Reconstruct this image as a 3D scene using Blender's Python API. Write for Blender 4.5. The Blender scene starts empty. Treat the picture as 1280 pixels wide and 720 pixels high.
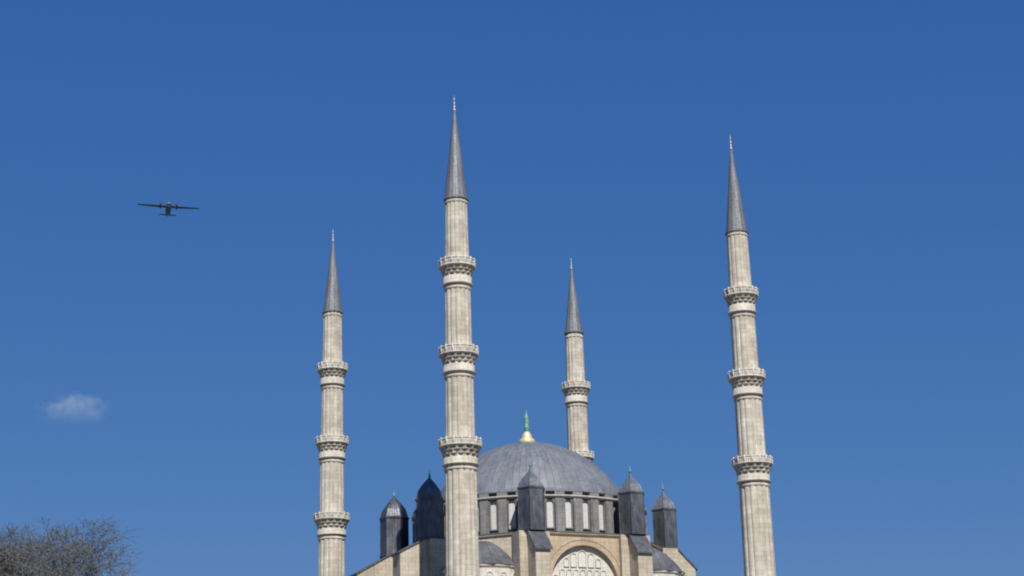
import bpy, bmesh, math, random
from mathutils import Vector, Matrix
rnd = random.Random(7)
PI = math.pi
S = bpy.context.scene
COL = S.collection

# ---------------------------------------------------------------- camera, sky, sun, exposure
cam_d = bpy.data.cameras.new('camera')
cam = bpy.data.objects.new('camera', cam_d); COL.objects.link(cam)
CAM = Vector((-73.2285, -168.5263, 1.7))
Rv = Vector((0.92252379, -0.38504362, -0.02629186))
Uv = Vector((-0.09145102, -0.28427412, 0.95437149))
Fv = Vector((0.37494875, 0.87802599, 0.29746227))
cam.matrix_world = Matrix(((Rv.x, Uv.x, -Fv.x, CAM.x), (Rv.y, Uv.y, -Fv.y, CAM.y), (Rv.z, Uv.z, -Fv.z, CAM.z), (0, 0, 0, 1)))
cam_d.sensor_width = 36; cam_d.lens = 36 * 2183.4 / 1280
cam_d.clip_start = 0.5; cam_d.clip_end = 30000
S.camera = cam

SUN_EL, SUN_SIDE = math.radians(43), math.radians(9)      # sun stands south, a little west of the facade's normal
to_sun = Vector((-math.sin(SUN_SIDE) * math.cos(SUN_EL), -math.cos(SUN_SIDE) * math.cos(SUN_EL), math.sin(SUN_EL)))
W = bpy.data.worlds.new('World'); S.world = W; W.use_nodes = True
wn = W.node_tree; wn.nodes.clear()
sky = wn.nodes.new('ShaderNodeTexSky'); sky.sky_type = 'NISHITA'; sky.sun_disc = False
sky.sun_elevation = SUN_EL; sky.sun_rotation = math.atan2(to_sun.x, to_sun.y)
sky.altitude = 300; sky.air_density = 1.0; sky.dust_density = 0.0; sky.ozone_density = 8.0
bg = wn.nodes.new('ShaderNodeBackground'); bg.inputs[1].default_value = 0.12
wo = wn.nodes.new('ShaderNodeOutputWorld')
_sep = wn.nodes.new('ShaderNodeSeparateColor'); _com = wn.nodes.new('ShaderNodeCombineColor')
wn.links.new(sky.outputs[0], _sep.inputs[0])
EXPO = 0.12
for _i, (_k, _p) in enumerate(((0.312, 0.937), (0.317, 0.593), (0.485, 0.328))):   # deep, polarised spring blue
    _a = wn.nodes.new('ShaderNodeMath'); _a.operation = 'MULTIPLY'; _a.inputs[1].default_value = 0.12
    _b = wn.nodes.new('ShaderNodeMath'); _b.operation = 'POWER'; _b.inputs[1].default_value = _p
    _c = wn.nodes.new('ShaderNodeMath'); _c.operation = 'MULTIPLY'; _c.inputs[1].default_value = _k / 0.12 / 2 ** EXPO
    wn.links.new(_sep.outputs[_i], _a.inputs[0]); wn.links.new(_a.outputs[0], _b.inputs[0]); wn.links.new(_b.outputs[0], _c.inputs[0]); wn.links.new(_c.outputs[0], _com.inputs[_i])
wn.links.new(_com.outputs[0], bg.inputs[0]); wn.links.new(bg.outputs[0], wo.inputs[0])
sd = bpy.data.lights.new('sun', 'SUN'); sd.energy = 4.8; sd.angle = math.radians(0.53); sd.color = (1.0, 0.95, 0.87)
so = bpy.data.objects.new('sun', sd); COL.objects.link(so)
so.rotation_euler = to_sun.to_track_quat('Z', 'Y').to_euler(); so.location = (0, -100, 150)
S.view_settings.view_transform = 'Standard'; S.view_settings.look = 'None'
S.view_settings.gamma = 1; S.view_settings.use_curve_mapping = False
S.view_settings.exposure = EXPO
S.cycles.filter_width = 2.0; S.cycles.volume_bounces = 3                               # a slightly soft lens

# ---------------------------------------------------------------- materials
def mat(name, base=(0.5, 0.5, 0.5), rough=0.85, metal=0.0):
    m = bpy.data.materials.new(name); m.use_nodes = True
    b = m.node_tree.nodes['Principled BSDF']
    b.inputs['Base Color'].default_value = (*base, 1); b.inputs['Roughness'].default_value = rough
    b.inputs['Metallic'].default_value = metal
    return m, m.node_tree, b

class NT:                                                  # tiny node helper
    def __init__(s, nt): s.nt = nt
    def n(s, t, **kw):
        x = s.nt.nodes.new(t)
        for k, v in kw.items(): setattr(x, k, v)
        return x
    def link(s, a, b): s.nt.links.new(a, b)
    def math(s, op, a, b=None):
        x = s.n('ShaderNodeMath', operation=op)
        for i, v in enumerate((a, b)):
            if v is None: continue
            if isinstance(v, (int, float)): x.inputs[i].default_value = v
            else: s.link(v, x.inputs[i])
        return x.outputs[0]
    def noise(s, vec, scale, detail=4, rough=0.55):
        x = s.n('ShaderNodeTexNoise'); x.inputs['Scale'].default_value = scale
        x.inputs['Detail'].default_value = detail; x.inputs['Roughness'].default_value = rough
        s.link(vec, x.inputs['Vector']); return x.outputs[0]
    def ramp(s, fac, stops):
        x = s.n('ShaderNodeValToRGB'); s.link(fac, x.inputs[0])
        e = x.color_ramp.elements
        while len(e) < len(stops): e.new(0.5)
        for q, (p, c) in zip(e, stops):
            q.position = p; q.color = (*c, 1) if len(c) == 3 else c
        return x.outputs[0]
    def mix(s, fac, a, b, mode='MIX'):
        x = s.n('ShaderNodeMix', data_type='RGBA', blend_type=mode)
        if isinstance(fac, (int, float)): x.inputs[0].default_value = fac
        else: s.link(fac, x.inputs[0])
        for i, v in ((6, a), (7, b)):
            if isinstance(v, tuple): x.inputs[i].default_value = (*v, 1)
            else: s.link(v, x.inputs[i])
        return x.outputs[2]
    def bump(s, h, b, strength=0.3, dist=0.05):
        x = s.n('ShaderNodeBump'); x.inputs['Strength'].default_value = strength; x.inputs['Distance'].default_value = dist
        s.link(h, x.inputs['Height']); s.link(x.outputs[0], b.inputs['Normal'])

def stone(name, c1, c2, mortar, block=(0.95, 0.42), polar=False, radius=1.4, dirt=0.5):
    m, nt, b = mat(name, c1, 0.9); k = NT(nt)
    tc = k.n('ShaderNodeTexCoord'); o = tc.outputs['Object']
    sp = k.n('ShaderNodeSeparateXYZ'); k.link(o, sp.inputs[0])
    oi = k.n('ShaderNodeObjectInfo'); ofs = k.n('ShaderNodeVectorMath', operation='ADD'); k.link(o, ofs.inputs[0])
    cbo = k.n('ShaderNodeCombineXYZ'); rr_ = k.math('MULTIPLY', oi.outputs['Random'], 60.0); k.link(rr_, cbo.inputs[0]); k.link(rr_, cbo.inputs[2]); k.link(cbo.outputs[0], ofs.inputs[1])
    o = ofs.outputs[0]
    if polar: u = k.math('MULTIPLY', k.math('ARCTAN2', sp.outputs[1], sp.outputs[0]), radius)
    else: u = k.math('ADD', k.math('MULTIPLY', sp.outputs[0], 1.0), k.math('MULTIPLY', sp.outputs[1], 0.93))
    cb = k.n('ShaderNodeCombineXYZ'); k.link(u, cb.inputs[0]); k.link(sp.outputs[2], cb.inputs[1])
    br = k.n('ShaderNodeTexBrick'); k.link(cb.outputs[0], br.inputs['Vector'])
    br.inputs['Scale'].default_value = 1; br.inputs['Brick Width'].default_value = block[0]; br.inputs['Row Height'].default_value = block[1]
    br.inputs['Mortar Size'].default_value = 0.014; br.inputs['Mortar Smooth'].default_value = 0.4; br.inputs['Bias'].default_value = -0.1
    br.inputs['Color1'].default_value = (*c1, 1); br.inputs['Color2'].default_value = (*c2, 1); br.inputs['Mortar'].default_value = (*mortar, 1)
    # soft large stains and vertical rain streaks
    n1 = k.noise(o, 0.55, 5, 0.6)
    mp = k.n('ShaderNodeMapping'); mp.inputs['Scale'].default_value = (3.2, 3.2, 0.22); k.link(o, mp.inputs[0])
    n2 = k.noise(mp.outputs[0], 1.0, 4, 0.6)
    n3 = k.noise(o, 6.0, 4, 0.65)
    c = k.mix(1.0, br.outputs[0], k.ramp(n1, [(0.3, (0.80, 0.77, 0.74)), (0.62, (1.06, 1.05, 1.03))]), 'MULTIPLY')
    c = k.mix(dirt, c, k.ramp(n2, [(0.32, (0.55, 0.53, 0.51)), (0.56, (1.0, 1.0, 1.0))]), 'MULTIPLY')
    c = k.mix(0.6, c, k.ramp(n3, [(0.25, (0.75, 0.74, 0.73)), (0.6, (1.04, 1.03, 1.0))]), 'MULTIPLY')
    c = k.mix(1.0, c, k.ramp(oi.outputs['Random'], [(0.0, (0.93, 0.925, 0.915)), (1.0, (1.03, 1.03, 1.03))]), 'MULTIPLY')
    k.link(c, b.inputs['Base Color'])
    h = k.math('ADD', k.math('MULTIPLY', br.outputs[1], -0.6), k.math('MULTIPLY', n3, 0.6))
    k.bump(h, b, 0.5, 0.03)
    return m

def lead(name, base, seams=96, rough=0.5, polar=True, width=0.6, courses=1.1, metal=0.35, var=1.0):
    m, nt, b = mat(name, base, rough, metal); k = NT(nt)
    tc = k.n('ShaderNodeTexCoord'); o = tc.outputs['Object']
    sp = k.n('ShaderNodeSeparateXYZ'); k.link(o, sp.inputs[0])
    if polar: u = k.math('MULTIPLY', k.math('ARCTAN2', sp.outputs[1], sp.outputs[0]), seams / (2 * PI))
    else: u = k.math('DIVIDE', k.math('ADD', sp.outputs[0], k.math('MULTIPLY', sp.outputs[1], 0.93)), width)
    fr = k.math('ABSOLUTE', k.math('SUBTRACT', k.math('FRACT', u), 0.5))
    seam = k.math('SMOOTH_MIN', k.math('MULTIPLY', k.math('SUBTRACT', 0.5, fr), 12), 1.0)
    cell = k.n('ShaderNodeCombineXYZ'); k.link(k.math('FLOOR', u), cell.inputs[0])
    k.link(k.math('FLOOR', k.math('ADD', k.math('DIVIDE', sp.outputs[2], courses), k.math('MULTIPLY', k.math('FLOOR', u), 0.37))), cell.inputs[1])
    wnz = k.n('ShaderNodeTexWhiteNoise', noise_dimensions='2D'); k.link(cell.outputs[0], wnz.inputs[0])
    n1 = k.noise(o, 0.45, 6, 0.65)
    mp = k.n('ShaderNodeMapping'); mp.inputs['Scale'].default_value = (2.6, 2.6, 0.35); k.link(o, mp.inputs[0])
    n2 = k.noise(mp.outputs[0], 1.0, 5, 0.6)
    bb = Vector(base)
    v_ = lambda f: 1 + (f - 1) * var
    lap = k.math('FRACT', k.math('ADD', k.math('DIVIDE', sp.outputs[2], courses), k.math('MULTIPLY', k.math('FLOOR', u), 0.37)))
    lap = k.math('MINIMUM', k.math('MULTIPLY', lap, 14.0), 1.0)
    c = k.ramp(n1, [(0.3, tuple(bb * v_(0.74))), (0.5, tuple(bb)), (0.72, tuple(bb * v_(1.32)))])
    c = k.mix(1.0, c, k.ramp(wnz.outputs[0], [(0.0, (v_(.80),) * 3), (1.0, (v_(1.18),) * 3)]), 'MULTIPLY')
    c = k.mix(0.7, c, k.ramp(n2, [(0.35, (v_(.7),) * 3), (0.65, (v_(1.12),) * 3)]), 'MULTIPLY')
    c = k.mix(1.0, c, k.ramp(seam, [(0.0, (0.62, 0.62, 0.63)), (0.7, (1, 1, 1))]), 'MULTIPLY')
    c = k.mix(1.0, c, k.ramp(lap, [(0.0, (0.66, 0.66, 0.67)), (0.8, (1, 1, 1))]), 'MULTIPLY')
    k.link(c, b.inputs['Base Color'])
    k.link(k.ramp(n2, [(0.2, (rough - 0.1,) * 3), (0.8, (rough + 0.2,) * 3)]), b.inputs['Roughness'])
    k.bump(k.math('ADD', k.math('ADD', k.math('MULTIPLY', seam, -0.5), k.math('MULTIPLY', lap, 0.3)), k.math('MULTIPLY', n1, 0.7)), b, 0.5, 0.08)
    return m

M = {}
M['shaft'] = stone('minaret_limestone', (0.60, 0.565, 0.49), (0.47, 0.435, 0.37), (0.42, 0.39, 0.335), (0.8, 0.46), True, 1.35, 0.55)
M['carved'] = stone('carved_limestone', (0.57, 0.545, 0.485), (0.50, 0.475, 0.42), (0.34, 0.32, 0.28), (0.7, 0.5), True, 1.8, 0.5)
M['rail'] = stone('pale_marble', (0.70, 0.675, 0.62), (0.64, 0.615, 0.56), (0.46, 0.44, 0.40), (0.9, 0.8), True, 1.9, 0.3)
M['wall'] = stone('warm_sandstone', (0.52, 0.43, 0.31), (0.44, 0.36, 0.255), (0.30, 0.25, 0.18), (1.0, 0.45), False, dirt=0.4)
M['pier'] = stone('pale_limestone', (0.52, 0.47, 0.385), (0.45, 0.40, 0.325), (0.30, 0.27, 0.22), (0.9, 0.42), False, dirt=0.5)
M['tymp'] = stone('white_plaster_stone', (0.66, 0.64, 0.58), (0.60, 0.58, 0.52), (0.48, 0.46, 0.41), (0.8, 0.4), False, dirt=0.3)
M['dome'] = lead('dome_lead_sheet', (0.185, 0.203, 0.226), 88, 0.55, True, courses=1.3, metal=0.25, var=0.6)
M['lead'] = lead('dark_lead_sheet', (0.125, 0.130, 0.145), 30, 0.42, True, courses=0.75, metal=0.6)
M['caplead'] = lead('pale_cap_lead', (0.16, 0.175, 0.195), 24, 0.42, True, courses=0.7, metal=0.45, var=0.8)
M['flatlead'] = lead('roof_lead_sheet', (0.105, 0.110, 0.125), 30, 0.5, False, width=0.5)
M['apselead'] = lead('slate_grey_lead', (0.115, 0.120, 0.138), 26, 0.6, True, courses=0.8, metal=0.1)
M['cone'] = lead('spire_lead_sheet', (0.180, 0.188, 0.203), 24, 0.5, True, courses=1.2, metal=0.25, var=0.6)
M['drumstone'] = stone('grey_lead_clad_stone', (0.245, 0.248, 0.254), (0.20, 0.203, 0.21), (0.12, 0.12, 0.125), (0.5, 0.6), True, 12, 0.6)
M['pale'] = stone('pale_cornice_stone', (0.56, 0.55, 0.52), (0.50, 0.49, 0.46), (0.32, 0.32, 0.31), (0.9, 0.9), True, 12, 0.4)

def lattice(name, c, hole, scale):
    m, nt, b = mat(name, c, 0.6); k = NT(nt)
    tc = k.n('ShaderNodeTexCoord'); v = k.n('ShaderNodeTexVoronoi'); v.inputs['Scale'].default_value = scale
    v.inputs['Randomness'].default_value = 0.15
    k.link(tc.outputs['Object'], v.inputs['Vector'])
    n = k.noise(tc.outputs['Object'], 1.5, 3)
    cc = k.ramp(v.outputs['Distance'], [(0.18, hole), (0.30, c)])
    cc = k.mix(0.6, cc, k.ramp(n, [(0.3, (0.8, 0.8, 0.8)), (0.7, (1.05, 1.05, 1.05))]), 'MULTIPLY')
    k.link(cc, b.inputs['Base Color']); return m
M['tpane'] = lattice('tympanum_lattice_glazing', (0.62, 0.61, 0.57), (0.42, 0.42, 0.41), 5.0)
M['pane'] = lattice('plaster_lattice_glazing', (0.56, 0.56, 0.545), (0.26, 0.29, 0.31), 4.2)
M['dark'], _, _ = mat('opening_shade', (0.02, 0.02, 0.022), 0.7)
M['gold'], _nt, _b = mat('weathered_gilding', (0.80, 0.66, 0.36), 0.42, 0.35)
M['patina'], _nt, _b = mat('green_copper_patina', (0.10, 0.26, 0.23), 0.6, 0.15)
k = NT(_nt); tc = k.n('ShaderNodeTexCoord'); k.link(k.ramp(k.noise(tc.outputs['Object'], 3, 4), [(0.3, (0.07, 0.20, 0.20)), (0.7, (0.20, 0.36, 0.28))]), _b.inputs['Base Color'])
M['tipmetal'], _, _ = mat('spire_finial_metal', (0.45, 0.42, 0.36), 0.45, 0.5)
M['wood'], _, _ = mat('dark_door_wood', (0.06, 0.035, 0.02), 0.6)
M['plane'], _nt, _b = mat('aircraft_haze_blue_paint', (0.07, 0.085, 0.10), 0.5)
k = NT(_nt); tc = k.n('ShaderNodeTexCoord'); k.link(k.ramp(k.noise(tc.outputs['Object'], 0.8, 4), [(0.3, (0.035, 0.05, 0.08)), (0.7, (0.055, 0.075, 0.115))]), _b.inputs['Base Color'])  # bluer tones put the haze of distance into the dark paint
M['nose'], _, _ = mat('aircraft_pale_nose', (0.22, 0.27, 0.36), 0.5)  # nose cone in a paler blue-grey than the fuselage
M['glass'], _, _ = mat('cockpit_glass', (0.02, 0.03, 0.04), 0.08)
M['prop'], _, _ = mat('propeller_black', (0.008, 0.010, 0.014), 0.6)
M['bark'], _nt, _b = mat('grey_brown_bark', (0.10, 0.085, 0.075), 0.9)
k = NT(_nt); tc = k.n('ShaderNodeTexCoord'); k.link(k.ramp(k.noise(tc.outputs['Object'], 2.5, 4), [(0.3, (0.10, 0.098, 0.098)), (0.7, (0.20, 0.20, 0.205))]), _b.inputs['Base Color'])
M['bud'], _nt, _b = mat('spring_bud_leaf', (0.09, 0.11, 0.04), 0.7)
k = NT(_nt); tc = k.n('ShaderNodeTexCoord'); k.link(k.ramp(k.noise(tc.outputs['Object'], 0.9, 2), [(0.35, (0.15, 0.14, 0.11)), (0.6, (0.12, 0.15, 0.085))]), _b.inputs['Base Color'])
M['ground'], _nt, _b = mat('park_lawn', (0.06, 0.09, 0.03), 0.95)
k = NT(_nt); tc = k.n('ShaderNodeTexCoord'); nz = k.noise(tc.outputs['Object'], 0.08, 8, 0.7)
k.link(k.ramp(nz, [(0.3, (0.06, 0.075, 0.045)), (0.55, (0.10, 0.105, 0.085)), (0.7, (0.16, 0.155, 0.14))]), _b.inputs['Base Color'])
M['paving'] = stone('courtyard_paving', (0.33, 0.31, 0.28), (0.28, 0.26, 0.235), (0.16, 0.15, 0.14), (1.0, 1.0), False)

# ---------------------------------------------------------------- mesh helpers
class MB:
    def __init__(s): s.v = []; s.f = []; s.mi = []; s.sm = []
    def add(s, vs, fs, mi=0, smooth=False):
        o = len(s.v); s.v += [tuple(v) for v in vs]
        for f in fs: s.f.append([o + i for i in f]); s.mi.append(mi); s.sm.append(smooth)
    def box(s, x0, x1, y0, y1, z0, z1, mi=0):
        vs = [(x, y, z) for z in (z0, z1) for y in (y0, y1) for x in (x0, x1)]
        s.add(vs, [(0, 2, 3, 1), (4, 5, 7, 6), (0, 1, 5, 4), (2, 6, 7, 3), (0, 4, 6, 2), (1, 3, 7, 5)], mi)
    def rings(s, rings, mi=0, smooth=False, cap0=True, cap1=True, close=True):
        n = len(rings[0]); o = []; fs = []
        for r in rings: o += r
        for i in range(len(rings) - 1):
            for j in range(n if close else n - 1):
                a, b_ = i * n + j, i * n + (j + 1) % n
                fs.append((a, b_, b_ + n, a + n))
        if cap0: fs.append(tuple(range(n - 1, -1, -1)))
        if cap1: fs.append(tuple((len(rings) - 1) * n + j for j in range(n)))
        s.add(o, fs, mi, smooth)
    def lathe(s, prof, n=32, c=(0, 0), mi=0, smooth=True, phase=0.0, cap0=True, cap1=True, a0=None, a1=None):
        rs = []
        for r, z in prof:
            if a0 is None: rs.append([(c[0] + r * math.cos(phase + 2 * PI * j / n), c[1] + r * math.sin(phase + 2 * PI * j / n), z) for j in range(n)])
            else: rs.append([(c[0] + r * math.cos(a0 + (a1 - a0) * j / n), c[1] + r * math.sin(a0 + (a1 - a0) * j / n), z) for j in range(n + 1)])
        s.rings(rs, mi, smooth, cap0 and a0 is None, cap1 and a0 is None, a0 is None)
    def prism(s, pts, ax, t0, t1, mi=0):
        """outline pts (u, z) extruded along axis 'x' or 'y' from t0 to t1"""
        g = (lambda u, z, t: (t, u, z)) if ax == 'x' else (lambda u, z, t: (u, t, z))
        n = len(pts); vs = [g(u, z, t0) for u, z in pts] + [g(u, z, t1) for u, z in pts]
        fs = [tuple(range(n)), tuple(range(2 * n - 1, n - 1, -1))] + [(i, i + n, (i + 1) % n + n, (i + 1) % n) for i in range(n)]
        s.add(vs, fs, mi)
    def tube(s, p0, p1, r0, r1, n=4, mi=0, cap=False):
        p0, p1 = Vector(p0), Vector(p1); d = (p1 - p0)
        if d.length < 1e-6: return
        d.normalize(); a = d.orthogonal().normalized(); b_ = d.cross(a)
        rs = [[p + (a * math.cos(2 * PI * j / n) + b_ * math.sin(2 * PI * j / n)) * r for j in range(n)] for p, r in ((p0, r0), (p1, r1))]
        s.rings(rs, mi, True, cap, cap)
    def xform(s, mtx):
        s.v = [tuple(mtx @ Vector(v)) for v in s.v]; return s
    def build(s, name, mats, parent=None, loc=(0, 0, 0), rz=0.0):
        me = bpy.data.meshes.new(name); me.from_pydata(s.v, [], s.f); 
        for i, p in enumerate(me.polygons): p.material_index = s.mi[i]; p.use_smooth = s.sm[i]
        bm = bmesh.new(); bm.from_mesh(me); bmesh.ops.recalc_face_normals(bm, faces=bm.faces); bm.to_mesh(me); bm.free()
        for m in (mats if isinstance(mats, (list, tuple)) else [mats]): me.materials.append(m)
        o = bpy.data.objects.new(name, me); COL.objects.link(o)
        o.parent = parent; o.location = loc; o.rotation_euler = (0, 0, rz); return o

def tag(o, label, cat, group=None, kind=None):
    o['label'] = label; o['category'] = cat
    if group: o['group'] = group
    if kind: o['kind'] = kind
    return o
def empty(name, loc=(0, 0, 0), rz=0.0):
    o = bpy.data.objects.new(name, None); COL.objects.link(o); o.location = loc; o.rotation_euler = (0, 0, rz); o.empty_display_size = 0.5; return o
def copy_tree(o, parent=None):
    c = o.copy(); COL.objects.link(c); c.parent = parent
    for ch in [q for q in o.children]: copy_tree(ch, c)
    return c

# ---------------------------------------------------------------- ground
g = MB(); g.add([(-9000, -9000, 0), (9000, -9000, 0), (9000, 9000, 0), (-9000, 9000, 0)], [(0, 1, 2, 3)])
o = g.build('ground', M['ground']); tag(o, 'green lawn and park ground spreading around the mosque', 'ground', kind='structure')
g = MB(); g.box(-48, 48, -62, 62, -0.3, 0.12)
o = g.build('courtyard_pavement', M['paving']); tag(o, 'pale stone paved courtyard under the mosque', 'pavement', kind='structure')

# ---------------------------------------------------------------- minarets
GD = 0.42
GALL = [  # rail top, rail bottom, corbel bottom, ring, rail radius, shaft radius above, shaft radius below
    (54.50, 53.76, 52.78, 51.96, 1.74, 1.18, 1.25),
    (45.82, 45.08, 44.06, 43.30, 1.85, 1.29, 1.36),
    (36.98, 36.28, 35.22, 34.52, 1.99, 1.40, 1.47)]
GALL = [(a_ - GD, b_ - GD, c_ - GD, d_ - GD, *r_) for a_, b_, c_, d_, *r_ in GALL]
def flute(R, z, ribs=14, sub=5, amp=0.07):
    pts = []
    N = ribs * sub
    for j in range(N):
        t = 2 * PI * j / N; ph = (j % sub) / sub
        rr = R * (1 - amp + amp * (math.sin(PI * ph) ** 0.6))
        pts.append((rr * math.cos(t), rr * math.sin(t), z))
    return pts
def make_minaret():
    root = empty('minaret')
    b = MB()
    b.lathe([(2.75, 0.0), (2.75, 15.2), (2.9, 15.3), (2.9, 15.8)], 12, smooth=False)
    b.lathe([(2.8, 15.8), (1.66, 20.0), (1.66, 20.4)], 12, smooth=False)
    b.build('base', M['shaft'], root)
    segs = [(20.4, GALL[2][3], 1.58, 1.475), (GALL[2][0] - .7, GALL[1][3], 1.405, 1.355), (GALL[1][0] - .7, GALL[0][3], 1.295, 1.245), (GALL[0][0] - .7, 60.3, 1.185, 1.07)]
    for z0, z1, r0, r1 in segs:
        s = MB(); s.rings([flute(r0, z0), flute((r0 + r1) / 2, (z0 + z1) / 2), flute(r1, z1)], 0, False)
        s.lathe([(r1 * 1.0, z1 - 0.5), (r1 * 1.05, z1 - 0.42), (r1 * 1.05, z1 - 0.28), (r1 * 1.0, z1 - 0.2)], 40)
        s.build('shaft', M['shaft'], root)
    for zt, zb, zc, zr, R, ra, rb in GALL:
        c = MB()
        # neck collar, undercut at its foot
        c.lathe([(rb * 0.98, zr - 0.02), (rb * 1.17, zr + 0.03), (rb * 1.17, zr + 0.12), (rb * 1.07, zr + 0.16), (rb * 1.09, zc)], 40)
        # muqarnas: tiers of niches stepping outwards
        T = 3; n = 14; sub = 8
        for t in range(T):
            r0 = rb * 1.07 + (R - 0.03 - rb * 1.07) * (t / T) ** 1.35; r1 = rb * 1.07 + (R - 0.03 - rb * 1.07) * ((t + 1) / T) ** 1.35
            h = (zb - zc) / T; z0 = zc + h * t
            lo, mid, up = [], [], []
            for j in range(n * sub):
                a = 2 * PI * j / (n * sub); ph = ((j + (sub // 2 if t % 2 else 0)) % sub) / sub
                tooth = abs(ph - 0.5) * 2                    # 1 at the ribs, 0 in the middle of a niche
                rl = r0 - 0.18 * (1 - tooth)
                rm = r0 + (r1 - r0) * (0.15 + 0.75 * tooth ** 2) - 0.30 * (1 - tooth)
                lo.append((rl * math.cos(a), rl * math.sin(a), z0)); mid.append((rm * math.cos(a), rm * math.sin(a), z0 + h * 0.72)); up.append((r1 * math.cos(a), r1 * math.sin(a), z0 + h))
            lo2 = [(x, y, z + h * 0.05) for x, y, z in lo]
            top = [(x, y, z - h * 0.12) for x, y, z in up]
            c.rings([lo, lo2, mid, top, up], 0, False)
        c.build('muqarnas_corbel', M['carved'], root)
        # parapet: posts, slab and panels with painted holes on a 16-gon
        p = MB(); n = 16
        p.lathe([(R - .1, zb - 0.02), (R + 0.07, zb), (R + 0.07, zb + 0.10), (R - 0.02, zb + 0.12), (R - .1, zb + .12)], n, smooth=False)
        p.lathe([(R - 0.13, zt - 0.10), (R + 0.04, zt - 0.10), (R + 0.04, zt), (R - 0.13, zt)], n, smooth=False)
        p.lathe([(R - 0.10, zb + 0.12), (R - 0.03, zb + 0.12), (R - 0.03, zt - 0.10), (R - 0.10, zt - 0.10)], n, smooth=False, cap0=False, cap1=False)
        p.lathe([(R - .1, zb + .06), (ra * .9, zb + .07)], n, smooth=False, cap0=False, cap1=False)
        for j in range(n):
            a = 2 * PI * j / n; cx, cy = (R - 0.03) * math.cos(a), (R - 0.03) * math.sin(a)
            p.tube((cx, cy, zb + 0.1), (cx, cy, zt + 0.09), 0.075, 0.075, 6, 0, True)
            for kk in (1, 2, 3):                              # dark quads painted for the shade in the balustrade's piercings
                u = kk / 4; a2 = 2 * PI * (j + 1) / n
                x = (R - 0.029) * ((1 - u) * math.cos(a) + u * math.cos(a2)); y = (R - 0.029) * ((1 - u) * math.sin(a) + u * math.sin(a2))
                d = Vector((x, y, 0)).normalized(); tt = Vector((-d.y, d.x, 0)); zz0, zz1 = zb + 0.2, zt - 0.28
                w_ = 0.024; pp = Vector((x, y, 0)) + d * 0.012
                p.add([pp - tt * w_ + Vector((0, 0, zz0)), pp + tt * w_ + Vector((0, 0, zz0)), pp + tt * w_ + Vector((0, 0, zz1)), pp - tt * w_ + Vector((0, 0, zz1))], [(0, 1, 2, 3)], 1)
        p.build('balustrade', [M['rail'], M['dark']], root)
        d = MB(); hw = 0.27; zb2 = zb + 0.1; rr = ra * 1.0
        arch = [(-hw, zb2), (hw, zb2), (hw, zb2 + 1.15), (0.16, zb2 + 1.38), (0, zb2 + 1.48), (-0.16, zb2 + 1.38), (-hw, zb2 + 1.15)]
        d.prism(arch, 'x', rr * 0.7, rr * 1.008)
        d.build('door', M['wood'], root, rz=1.25)
    c = MB()
    c.lathe([(1.06, 60.17), (1.22, 60.25), (1.22, 60.37), (1.13, 60.47), (1.01, 61.4), (0.74, 63.9), (0.48, 66.3), (0.23, 68.5), (0.10, 69.55)], 14, smooth=False)
    cap = c.build('spire_cap', M['cone'], root)
    f = MB()
    f.lathe([(0.07, 69.4), (0.10, 69.6), (0.20, 69.72), (0.10, 69.86), (0.05, 69.95), (0.15, 70.08), (0.05, 70.2), (0.045, 70.3), (0.11, 70.4), (0.045, 70.5), (0.04, 70.75), (0.085, 70.85), (0.03, 71.0), (0.012, 71.35)], 10)
    f.build('finial', M['tipmetal'], cap)
    return root
mw, md = 31.1137 / 2, 40.5236 / 2
labels = [((-mw, -md, 0.12), 'fluted stone minaret standing nearest, just left of the green finial, with the highest spire', 0.1),
          ((mw, -md, 0.12), 'fluted stone minaret standing clear to the right of the dome, farthest right of the four', 0.25),
          ((-mw, md, 0.12), 'fluted stone minaret standing clear to the left of the dark turrets, leftmost of four', 0.1),
          ((mw, md, 0.12), 'fluted stone minaret rising from behind the dome, with its lower half hidden by the dome', 0.25)]
proto = make_minaret()
for i, (loc, lab, rz) in enumerate(labels):
    m_ = proto if i == 0 else copy_tree(proto)
    m_.location = (loc[0], loc[1], 0); m_.rotation_euler.z = rz
    sc_, sh_ = ((1, 0), (1, 0), (0.95, 3.1), (0.905, 5.93))[i]    # two spires are a little shorter
    for ch in m_.children:
        if ch.name.startswith('spire_cap'): ch.scale.z = sc_; ch.location.z = sh_
    tag(m_, lab, 'minaret', 'minarets at the corners of the mosque')

# ---------------------------------------------------------------- mosque
mosque = empty('mosque', (0, 0, 0))
tag(mosque, 'great stone mosque with a grey lead dome ringed by pointed turrets, between the four minarets', 'mosque')
AP = 13.2; ZT = 29.62
h = MB()                                                    # lower prayer hall
h.box(-15.9, 15.9, -20.3, 20.3, 0.12, 18.6)
h.box(-16.25, 16.25, -20.65, 20.65, 18.6, 19.05)
h.build('prayer_hall_wall', M['pier'], mosque)
h = MB(); h.rings([[(-16.3, -20.7, 19.05), (16.3, -20.7, 19.05), (16.3, 20.7, 19.05), (-16.3, 20.7, 19.05)], [(-12.5, -13, 20.6), (12.5, -13, 20.6), (12.5, 13, 20.6), (-12.5, 13, 20.6)]])
h.build('lower_roof', M['flatlead'], mosque)
def arch_pts(hw, z0, z1, n=8, pointed=0.0):
    zs = z1 - hw * (1 + pointed)
    return [(-hw, z0), (hw, z0)] + [(hw * math.cos(PI * j / (2 * n)) if j <= n else -hw * math.cos(PI * (2 * n - j) / (2 * n)), zs + hw * (1 + pointed) * math.sin(PI * j / (2 * n))) for j in range(0, 2 * n + 1)]
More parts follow.
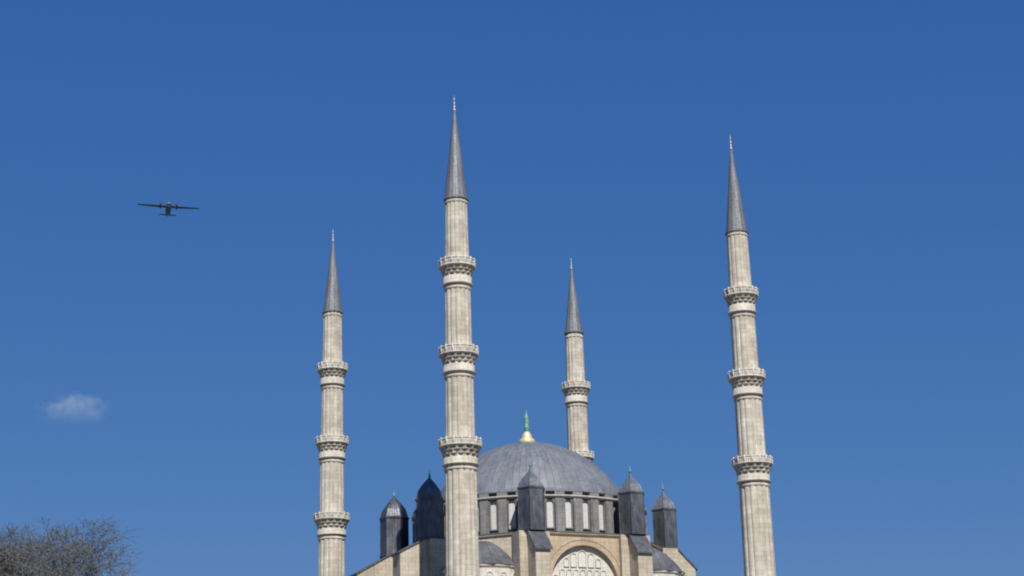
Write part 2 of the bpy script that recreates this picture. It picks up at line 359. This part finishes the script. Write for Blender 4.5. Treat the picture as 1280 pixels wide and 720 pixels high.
def window_mesh(hw, z0, z1, depth=0.14, fr=0.12):
    """frame ring standing proud of a pane; local -Y is outside, wall plane y = 0"""
    w = MB(); inn = arch_pts(hw, z0, z1); out = arch_pts(hw + fr, z0 - fr, z1 + fr); n = len(inn)
    for a, b_, ya, yb in ((inn, out, -depth, -depth), (out, out, -depth, 0.0), (inn, inn, -depth, -0.02)):
        vs = [(x, ya, z) for x, z in a] + [(x, yb, z) for x, z in b_]
        w.add(vs, [(i, (i + 1) % n, (i + 1) % n + n, i + n) for i in range(n)], 0)
    w.add([(x, -0.02, z) for x, z in inn], [tuple(range(n))], 1)
    return w
for side in range(4):
    L = 31.8 if side % 2 == 0 else 40.6; off = 20.302 if side % 2 == 0 else 15.902
    nwin = 6 if side % 2 == 0 else 8
    for row, (z0, z1) in enumerate(((2.2, 5.6), (8.2, 11.4), (13.6, 16.4))):
        for j in range(nwin):
            u = (j + 0.5) / nwin * (L - 8) - (L - 8) / 2
            w = window_mesh(0.75, z0, z1)
            w.build('window', [M['tymp'], M['pane']], mosque, (math.sin(side * PI / 2) * off + math.cos(side * PI / 2) * u, -math.cos(side * PI / 2) * off + math.sin(side * PI / 2) * u, 0), side * PI / 2)
# octagonal core
h = MB(); rc = (AP - 0.5) / math.cos(PI / 8)
h.lathe([(rc, 19.5), (rc, ZT - 0.05)], 8, smooth=False, phase=PI / 8)
h.build('octagon_core', M['tymp'], mosque)
R8 = AP / math.cos(PI / 8); half = R8 * math.sin(PI / 8)    # half the length of an octagon side
AR, AZ = 3.55, 24.9                                          # big tympanum arch
for side in range(8):
    rz = side * PI / 4
    w = MB()
    if side % 2 == 0:
        out = [(-half, 19.4), (-half, ZT), (half, ZT), (half, 19.4), (AR, 19.4)]
        out += [(AR * math.cos(PI * j / 28), AZ + AR * math.sin(PI * j / 28)) for j in range(29)] + [(-AR, 19.4)]
        w.prism(out, 'y', -AP, -AP + 0.49)
        # archivolt moulding round the opening
        for (ra, rb_, yy) in ((AR + 0.02, AR + 0.20, -AP - 0.07), (AR + 0.55, AR + 0.68, -AP - 0.05)):
            for j in range(28):
                a0, a1 = PI * j / 28, PI * (j + 1) / 28
                q = [(ra, a0), (ra, a1), (rb_, a1), (rb_, a0)]
                vs = [(r * math.cos(a), yy, AZ + r * math.sin(a)) for r, a in q] + [(r * math.cos(a), -AP + 0.01, AZ + r * math.sin(a)) for r, a in q]
                w.add(vs, [(0, 1, 2, 3), (0, 3, 7, 4), (1, 5, 6, 2), (2, 6, 7, 3), (0, 4, 5, 1)])
    else:
        w.prism([(-half, 19.4), (-half, ZT), (half, ZT), (half, 19.4)], 'y', -AP, -AP + 0.49)
    o = w.build('arch_wall' if side % 2 == 0 else 'corner_wall', M['wall'] if side % 2 == 0 else M['pier'], mosque, rz=rz)
    if side % 2 == 0:
        # tympanum windows under the arch
        spec = [(0, 26.45, 27.98, 0.36), (-0.95, 26.45, 27.7, 0.26), (0.95, 26.45, 27.7, 0.26), (-1.72, 26.45, 27.2, 0.22), (1.72, 26.45, 27.2, 0.22)]
        for q in range(-4, 5): spec.append((q * 0.74, 24.2, 26.1 if abs(q) < 4 else 25.5, 0.22))
        for q in range(-4, 5): spec.append((q * 0.74, 20.6, 23.7, 0.22))
        for (x, z0, z1, hw) in spec:
            wm = window_mesh(hw, z0, z1, 0.12, 0.08); yy = -AP + 0.498
            wm.build('window', [M['tymp'], M['tpane']], mosque, (math.sin(rz) * -yy + math.cos(rz) * x, math.cos(rz) * yy + math.sin(rz) * x, 0), rz)
    # cornice and lead ledge
    c = MB(); e = half + 0.1
    c.prism([(-AP + 0.05, ZT), (-AP - 0.22, ZT), (-AP - 0.22, ZT - 0.10), (-AP - 0.08, ZT - 0.26), (-AP + 0.05, ZT - 0.26)], 'x', -half + 0.5, half - 0.5)
    c.build('cornice', M['wall'] if side % 2 == 0 else M['pier'], mosque, rz=rz)
h = MB(); h.lathe([(R8 + 0.28, ZT + 0.004), (R8 + 0.28, ZT + 0.06), (12.35, ZT + 0.48), (12.0, ZT + 0.48)], 8, smooth=False, phase=PI / 8, cap0=False, cap1=False)
h.build('ledge_roof', M['flatlead'], mosque)

# drum
ZD0, ZD1 = ZT + 0.3, 33.5; RD = 11.85
d = MB()
d.lathe([(RD, ZD0), (RD, ZD1 - .02)], 80, smooth=True, cap0=False, cap1=False)
winA = []
for i in range(8):
    for j in range(1, 5): winA.append(PI / 8 + i * PI / 4 + j * PI / 20)
for i in range(40):                                         # buttress strips between the windows
    a = PI / 8 + (i + 0.5) * PI / 20; ca, sa = math.cos(a), math.sin(a)
    q = MB(); q.box(-0.46, 0.46, 0, 0.40, ZD0, ZD1 - 0.16); q.box(-0.36, 0.36, 0.40, 0.50, ZD0, ZD1 - 0.55)
    q.box(-0.52, 0.52, -0.3, 0.42, ZD1 + 0.13, ZD1 + 0.48)
    q.xform(Matrix.Translation((RD * ca, RD * sa, 0)) @ Matrix.Rotation(a - PI / 2, 4, 'Z')); d.add(q.v, q.f)
d.lathe([(RD - 0.35, ZD1 + 0.1), (RD - 0.35, ZD1 + 0.5)], 80, smooth=True, cap0=False, cap1=False)
drum = d.build('drum', M['drumstone'], mosque)
c = MB(); c.lathe([(RD, ZD1 - 0.16), (RD + 0.44, ZD1 - 0.14), (RD + 0.60, ZD1 - 0.02), (RD + 0.60, ZD1 + 0.10), (RD - 0.4, ZD1 + 0.12)], 80, smooth=False, cap0=False, cap1=False)
c.build('cornice', M['pale'], drum)
for a in winA:
    w = window_mesh(0.33, ZD0 + 0.45, ZD1 - 0.34, 0.22, 0.09)
    hood = MB(); n = 10                                     # projecting hood over the window head
    zc_ = ZD1 - 0.34 - 0.33
    for r0, r1, y0, y1 in ((0.45, 0.56, -0.30, 0.0),):
        for j in range(n):
            t0_, t1_ = PI * j / n, PI * (j + 1) / n
            q = [(r0, t0_), (r0, t1_), (r1, t1_), (r1, t0_)]
            vs = [(r * math.cos(t), y0, zc_ + r * math.sin(t)) for r, t in q] + [(r * math.cos(t), y1, zc_ + r * math.sin(t)) for r, t in q]
            w.add(vs, [(0, 1, 2, 3), (0, 4, 5, 1), (3, 2, 6, 7)], 0)
    w.build('window', [M['drumstone'], M['pane']], drum, ((RD - 0.008) * math.cos(a), (RD - 0.008) * math.sin(a), 0), a + PI / 2)
# dome
DC, DR = 30.15, 11.2
prof = [(RD - 0.4, ZD1 + 0.49), (RD + 0.42, ZD1 + 0.50), (RD + 0.42, ZD1 + 0.58)]
t0 = math.asin((ZD1 + 0.98 - DC) / DR)
for i in range(33):
    t = t0 + (PI / 2 - t0) * i / 32; prof.append((max(DR * math.cos(t), 0.02), DC + DR * math.sin(t)))
d = MB(); d.lathe(prof, 128, smooth=True, cap0=False)
dome = d.build('dome', M['dome'], mosque)
f = MB(); z0 = DC + DR - 0.06
f.lathe([(0.70, z0), (0.84, z0 + 0.1), (0.84, z0 + 0.5), (0.74, z0 + 0.62), (0.52, z0 + 0.70), (0.56, z0 + 0.85), (0.50, z0 + 1.05), (0.34, z0 + 1.3), (0.26, z0 + 1.42)], 24, mi=0)
f.lathe([(0.24, z0 + 1.40), (0.22, z0 + 1.55), (0.31, z0 + 1.75), (0.33, z0 + 1.95), (0.24, z0 + 2.15), (0.27, z0 + 2.4), (0.30, z0 + 2.6), (0.24, z0 + 2.85), (0.26, z0 + 3.05), (0.15, z0 + 3.25), (0.08, z0 + 3.4), (0.03, z0 + 3.9)], 16, mi=1)
f.build('finial', [M['gold'], M['patina']], dome)

# weight turrets on the eight piers
def make_turret(full):
    t = MB(); r = 1.47 if full else 1.38; ze = 33.65 if full else 33.8
    t.lathe([(r + 0.12, ZT - 0.02), (r + 0.12, ZT + 0.16), (r, ZT + 0.24), (r, ze - .15), (r + 0.08, ze - .1), (r + 0.08, ze)], 6, smooth=False)
    for j in range(6):                                      # standing seam at each arris
        a = 2 * PI * j / 6
        t.tube(((r) * math.cos(a), (r) * math.sin(a), ZT + 0.2), (r * math.cos(a), r * math.sin(a), ze - .12), 0.05, 0.05, 5, 0)
    tr = t.build('turret', M['lead'], mosque)
    c = MB()
    if full: pf = [(r + 0.15, ze), (r + 0.15, ze + .1), (r + 0.02, ze + .16), (r - 0.05, ze + .4), (r - 0.22, 34.6), (r - 0.5, 35.0), (r - 0.88, 35.48), (r - 1.22, 35.84), (0.1, 36.02)]
    else: pf = [(r + 0.13, ze), (r + 0.13, ze + .1), (r, ze + .16), (r - 0.09, ze + .5), (r - 0.36, ze + .92), (r - 0.76, ze + 1.33), (r - 1.15, ze + 1.72), (0.1, ze + 2.1)]
    c.lathe(pf, 6, smooth=False)
    cp = c.build('turret_cap', M['lead'] if full else M['caplead'], tr)  # left caps get darker lead: cast shade put into their colour
    f = MB(); f.lathe([(0.08, 35.98), (0.13, 36.1), (0.16, 36.2), (0.06, 36.32), (0.1, 36.42), (0.03, 36.52), (0.015, 36.8)], 8)
    f.build('turret_finial', M['patina'], tr)
    return tr
tps = [make_turret(True), make_turret(False)]; used = [False, False]
for i in range(8):
    a = PI / 8 + i * PI / 4; q = 0 if math.cos(a) < -0.5 else 1
    t = copy_tree(tps[q], mosque) if used[q] else tps[q]; used[q] = True
    t.location = (R8 * math.cos(a), R8 * math.sin(a), 0); t.rotation_euler.z = 0 if math.sin(a) < -0.3 else a
# piers and sloping buttresses
for sx in (-1, 1):
    for sy in (-1, 1):
        for kind in ('front', 'flank'):
            if kind == 'front': px, py = 5.467 * sx, AP * sy
            else: px, py = AP * sx, 5.467 * sy
            p = MB()
            if kind == 'front': p.box(px - 1.62, px + 1.62, min(py - 0.55 * sy * -1, py - 1.2 * sy), max(py + 0.55 * sy, py - 1.2 * sy), 19.3, ZT - 0.03)
            else: p.box(min(px + 0.55 * sx, px - 1.2 * sx), max(px + 0.55 * sx, px - 1.2 * sx), py - 1.62, py + 1.62, 19.3, ZT - 0.03)
            pr = p.build('pier', M['pier'], mosque)
            b = MB(); q = MB()
            if kind == 'front':
                y0, y1 = 13.76 * sy, 15.65 * sy
                zz0, zz1 = 29.72, 27.75; hw = 0.78
                b.prism([(y0, 19.2), (y0, zz0), (y1, zz1), (y1, 19.2)], 'x', px - hw, px + hw)
                e = 0.28 * sy
                q.prism([(y0 - 0.3 * sy, zz0 + 0.33), (y0, zz0 + 0.02), (y1 + e, zz1 - 0.26), (y1 + e, zz1 - 0.12), (y0, zz0 + 0.34)], 'x', px - hw - 0.14, px + hw + 0.14)
            else:
                ext = (16.75 if sy < 0 else 17.6) if sx < 0 else 16.0
                x0, x1 = 13.76 * sx, ext * sx
                zz0, zz1 = (29.75, 28.2 if sy < 0 else 27.6) if sx < 0 else (29.75, 27.6); hw = 1.05
                b.prism([(x0, 0.12), (x0, zz0), (x1, zz1), (x1, 0.12)], 'y', py - hw, py + hw)
                e = 0.2 * sx; sl = (zz1 - zz0) / (abs(x1) - abs(x0)) * 0.2
                q.prism([(x0, zz0 + 0.01), (x1 + e, zz1 + 0.01 + sl), (x1 + e, zz1 + 0.2 + sl), (x0, zz0 + 0.2)], 'y', py - hw - 0.12, py + hw + 0.12)
            bo = b.build('buttress', M['pier'], mosque); q.build('coping', M['flatlead'], bo)
# corner semi-domes
for sx in (-1, 1):
    for sy in (-1, 1):
        c = AP / math.sqrt(2); cx, cy = (c - 0.2) * sx, (c - 0.2) * sy
        ang = math.atan2(sy, sx); a0, a1 = ang - PI / 2, ang + PI / 2; R = 3.75 if sx < 0 else 3.45; zs = 26.35
        w = MB(); w.lathe([(R, 19.3), (R, zs - 0.3), (R + 0.18, zs - 0.12), (R + 0.18, zs)], 8, c=(0, 0), smooth=False, a0=a0, a1=a1)
        wo_ = w.build('apse_wall', M['tymp'], mosque, (cx, cy, 0))
        prof = [(R + 0.26, zs), (R + 0.26, zs + 0.1), (R + 0.04, zs + 0.2), (R * .80, zs + 1.15), (R * .55, zs + 2.05), (R * 0.28, zs + 2.65), (0.01, zs + 2.85)]
        s = MB(); s.lathe(prof, 7, smooth=False, a0=a0, a1=a1)
        s.build('semi_dome', M['apselead'], mosque, (cx, cy, 0))
        for j in range(8):
            a = a0 + PI * (j + 0.5) / 8; rr = R * math.cos(PI / 16) + 0.004
            wm = window_mesh(0.32, 23.4, 25.6, 0.09, 0.08)
            wm.build('window', [M['tymp'], M['pane']], wo_, (rr * math.cos(a), rr * math.sin(a), 0), a + PI / 2)
# portal on the facade
dr = MB(); dr.prism(arch_pts(1.5, 0.12, 4.8), 'y', -20.42, -20.30); dr.build('door', M['wood'], mosque)

# ---------------------------------------------------------------- aircraft
def make_plane():
    root = empty('aircraft')
    f = MB()                                                # nose along +X
    st = [(9.6, 0.10, -0.25), (9.2, 0.42, -0.22), (8.2, 0.82, -0.12), (6.6, 1.12, 0), (4, 1.2, 0), (-3, 1.18, 0), (-6.5, 0.82, 0.25), (-9.5, 0.45, 0.6), (-11.6, 0.14, 0.85)]
    f.rings([[(x, r * math.cos(2 * PI * j / 18), z + r * 1.03 * math.sin(2 * PI * j / 18)) for j in range(18)] for x, r, z in st[1:]], 0, True)
    fo = f.build('fuselage', M['plane'], root)
    n = MB(); n.rings([[(x, r * math.cos(2 * PI * j / 18), z + r * 1.03 * math.sin(2 * PI * j / 18)) for j in range(18)] for x, r, z in [(9.65, 0.05, -.25), (9.55, .2, -.25), (9.0, 0.50, -.205), (8.2, 0.835, -0.12), (6.6, 1.135, 0)]], 0, True)
    n.build('nose_cone', M['nose'], root)
    c = MB(); c.rings([[(7.7, y, 0.55) for y in (-0.75, -0.25, 0.25, 0.75)], [(6.7, y * 0.9, 1.22) for y in (-0.75, -0.25, 0.25, 0.75)]], 0, False, False, False, False)
    c.v = [(x, y, z + 0.05) for x, y, z in c.v]; c.build('cockpit_window', M['glass'], root)
    def foil(mb, secs):
        rs = []
        for (y, xl, ch, z, th) in secs:
            pr = [(0, 0), (0.05, .45), (0.25, 1), (0.6, .7), (1, 0.05), (0.6, -.3), (0.25, -.45), (0.05, -.3)]
            rs.append([(xl - u * ch, y, z + w * th) for u, w in pr])
        mb.rings(rs, 0, False)
    w = MB(); foil(w, [(-12.9, 1.0, 1.5, 1.38, 0.12), (-5, 1.7, 2.9, 1.2, 0.30), (0, 1.8, 3.0, 1.15, 0.34), (5, 1.7, 2.9, 1.2, 0.30), (12.9, 1.0, 1.5, 1.38, 0.12)])
    w.build('wing', M['plane'], root)
    t = MB(); foil(t, [(-3.6, -9.6, 1.2, 1.0, 0.08), (0, -9.0, 2.1, 0.95, 0.14), (3.6, -9.6, 1.2, 1.0, 0.08)]); t.build('tailplane', M['plane'], root)
    v = MB(); v.prism([(-7.0, 0.8), (-9.3, 4.6), (-11.2, 4.6), (-11.2, 0.9)], 'y', -0.12, 0.12); v.build('tail_fin', M['plane'], root)
    for s in (-1, 1):
        e = MB(); y = 3.3 * s
        e.rings([[(x, y + r * math.cos(2 * PI * j / 12), z + r * 1.15 * math.sin(2 * PI * j / 12)) for j in range(12)] for x, r, z in [(4.3, 0.18, 0.95), (3.9, 0.42, 0.95), (2.6, 0.58, 0.95), (0, 0.55, 0.95), (-2.0, 0.2, 1.1)]], 0, True)
        eo = e.build('engine', M['plane'], root)
        p = MB()
        for kx in range(4):
            a = PI / 4 + kx * PI / 2 + 0.3 * s
            q = MB(); q.box(-0.03, 0.03, -0.12, 0.12, 0.15, 1.65); q.xform(Matrix.Translation((4.15, y, 0.95)) @ Matrix.Rotation(a, 4, 'X')); p.add(q.v, q.f)
        p.lathe([(0.2, 0), (0.14, 0.3), (0.02, 0.5)], 10)
        p.v[-30:] = [(4.2 + z_, y + x_, 0.95 + y_) for x_, y_, z_ in p.v[-30:]]
        p.build('propeller', M['prop'], eo)
    return root
pl = make_plane()
PP = Vector((66.97, 528.4, 257.5)); pl.location = PP
hd = CAM - PP
pl.rotation_euler = (math.radians(-1.2), math.radians(1.5), math.atan2(hd.y, hd.x) + math.radians(1.5))
tag(pl, 'dark twin engine aircraft with long straight wings flying high in the blue sky', 'aircraft')

# ---------------------------------------------------------------- tree
def make_tree():
    root = empty('bare_tree', (-64.6, -97.2, 0))
    tr, cr = MB(), MB()
    def branch(p, d, r, L, lev):
        seg = 3 if lev < 4 else 2; q = p.copy(); dd = d.copy()
        tgt = tr if lev < 3 else cr
        for s_ in range(seg):
            nd = (dd + Vector((rnd.uniform(-1, 1), rnd.uniform(-1, 1), rnd.uniform(-.5, .9))) * (0.16 if lev < 4 else 0.28)).normalized()
            q2 = q + nd * (L / seg); r2 = r * (1 - 0.3 / seg)
            tgt.tube(q, q2, max(r, 0.0095), max(r2, 0.0085), 8 if lev < 2 else (5 if lev < 4 else 3))
            if lev >= 2 and lev < 7 and rnd.random() < (0.75 if lev < 5 else 0.6):
                sd_ = nd.orthogonal(); sd_.rotate(Matrix.Rotation(rnd.uniform(0, 2 * PI), 3, nd))
                branch(q2, (nd * 0.6 + sd_ * 0.8 + Vector((0, 0, .15))).normalized(), r2 * 0.55, L * 0.62, lev + 1)
            if lev >= 5 and rnd.random() < 0.7:
                u = Vector((rnd.uniform(-1, 1), rnd.uniform(-1, 1), rnd.uniform(-1, 1))).normalized(); v = u.orthogonal()
                sz = rnd.uniform(0.03, 0.055); c0 = q2 + u * 0.03
                cr.add([c0 - v * sz * .5, c0 + u * sz, c0 + v * sz * .5, c0 - u * sz * .6], [(0, 1, 2, 3)], 1)
            q, dd, r = q2, nd, r2
        if lev < 7:
            n = 5 if lev == 0 else (3 if lev in (1, 3, 5, 6) else 2)
            for i in range(n):
                sd_ = dd.orthogonal(); sd_.rotate(Matrix.Rotation(2 * PI * i / n + rnd.uniform(-.5, .5), 3, dd))
                spread = 0.75 if lev < 2 else 0.62
                branch(q, (dd * 0.75 + sd_ * spread * rnd.uniform(.7, 1.2) + Vector((0, 0, .12))).normalized(), r * 0.66, L * rnd.uniform(0.70, 0.86), lev + 1)
    branch(Vector((0, 0, -0.1)), Vector((0.02, 0, 1)), 0.30, 3.6, 0)
    zmax = max(v[2] for v in cr.v); k_ = 14.15 / zmax
    for mb in (tr, cr): mb.v = [(x * k_ * 0.9, y * k_ * 0.9, 13.9 * (1 - max(0, 1 - z / zmax) ** 1.9)) for x, y, z in mb.v]
    print('tree', zmax, len(cr.f), min(v[0] for v in cr.v), max(v[0] for v in cr.v))
    tr.build('trunk', M['bark'], root); cr.build('crown', [M['bark'], M['bud']], root)
    return root
t_ = make_tree(); tag(t_, 'tall bare spring tree with fine twigs and first buds, at the lower left corner', 'tree')

# ---------------------------------------------------------------- cloud
cm = bpy.data.materials.new('thin_cloud_vapour'); cm.use_nodes = True; nt = cm.node_tree; nt.nodes.clear(); k = NT(nt)
out = k.n('ShaderNodeOutputMaterial'); pv = k.n('ShaderNodeVolumePrincipled')
pv.inputs['Color'].default_value = (0.92, 1.0, 0.97, 1); pv.inputs['Anisotropy'].default_value = -0.3
tc = k.n('ShaderNodeTexCoord'); nz = k.noise(tc.outputs['Object'], 0.045, 6, 0.6)
sp = k.n('ShaderNodeSeparateXYZ'); k.link(tc.outputs['Object'], sp.inputs[0])
def sq(i, c, s_): return k.math('POWER', k.math('ABSOLUTE', k.math('DIVIDE', k.math('SUBTRACT', sp.outputs[i], c), s_)), 2.0)
r2 = k.math('ADD', k.math('ADD', sq(0, 0, 62), sq(1, 0, 40)), sq(2, -14, 40))
fall = k.math('SUBTRACT', 1.0, r2)
lean = k.math('MULTIPLY', sp.outputs[0], 0.006)                # fuller to the right
dens = k.math('MAXIMUM', k.math('MULTIPLY', k.math('ADD', k.math('ADD', fall, lean), k.math('MULTIPLY', k.math('SUBTRACT', nz, 0.54), 3.6)), 2.2), 0.0)
base_ = k.math('MINIMUM', k.math('MAXIMUM', k.math('DIVIDE', k.math('ADD', sp.outputs[2], 30.0), 34.0), 0.0), 1.0)   # flat, ragged base
k.link(k.math('MULTIPLY', k.math('MULTIPLY', k.math('MINIMUM', dens, 1.0), base_), 0.0042), pv.inputs['Density'])
k.link(pv.outputs[0], out.inputs['Volume'])
bm = bmesh.new(); bmesh.ops.create_icosphere(bm, subdivisions=4, radius=1)
for v in bm.verts: v.co = Vector((v.co.x * 76, v.co.y * 48, v.co.z * 40))
me = bpy.data.meshes.new('cloud'); bm.to_mesh(me); bm.free(); me.materials.append(cm)
cl = bpy.data.objects.new('cloud', me); COL.objects.link(cl); cl.location = (365.5, 2817.5, 720.0); cl.rotation_euler = (0, 0, math.radians(-7.5))
tag(cl, 'small faint white cloud alone in the blue sky, low on the left', 'cloud')
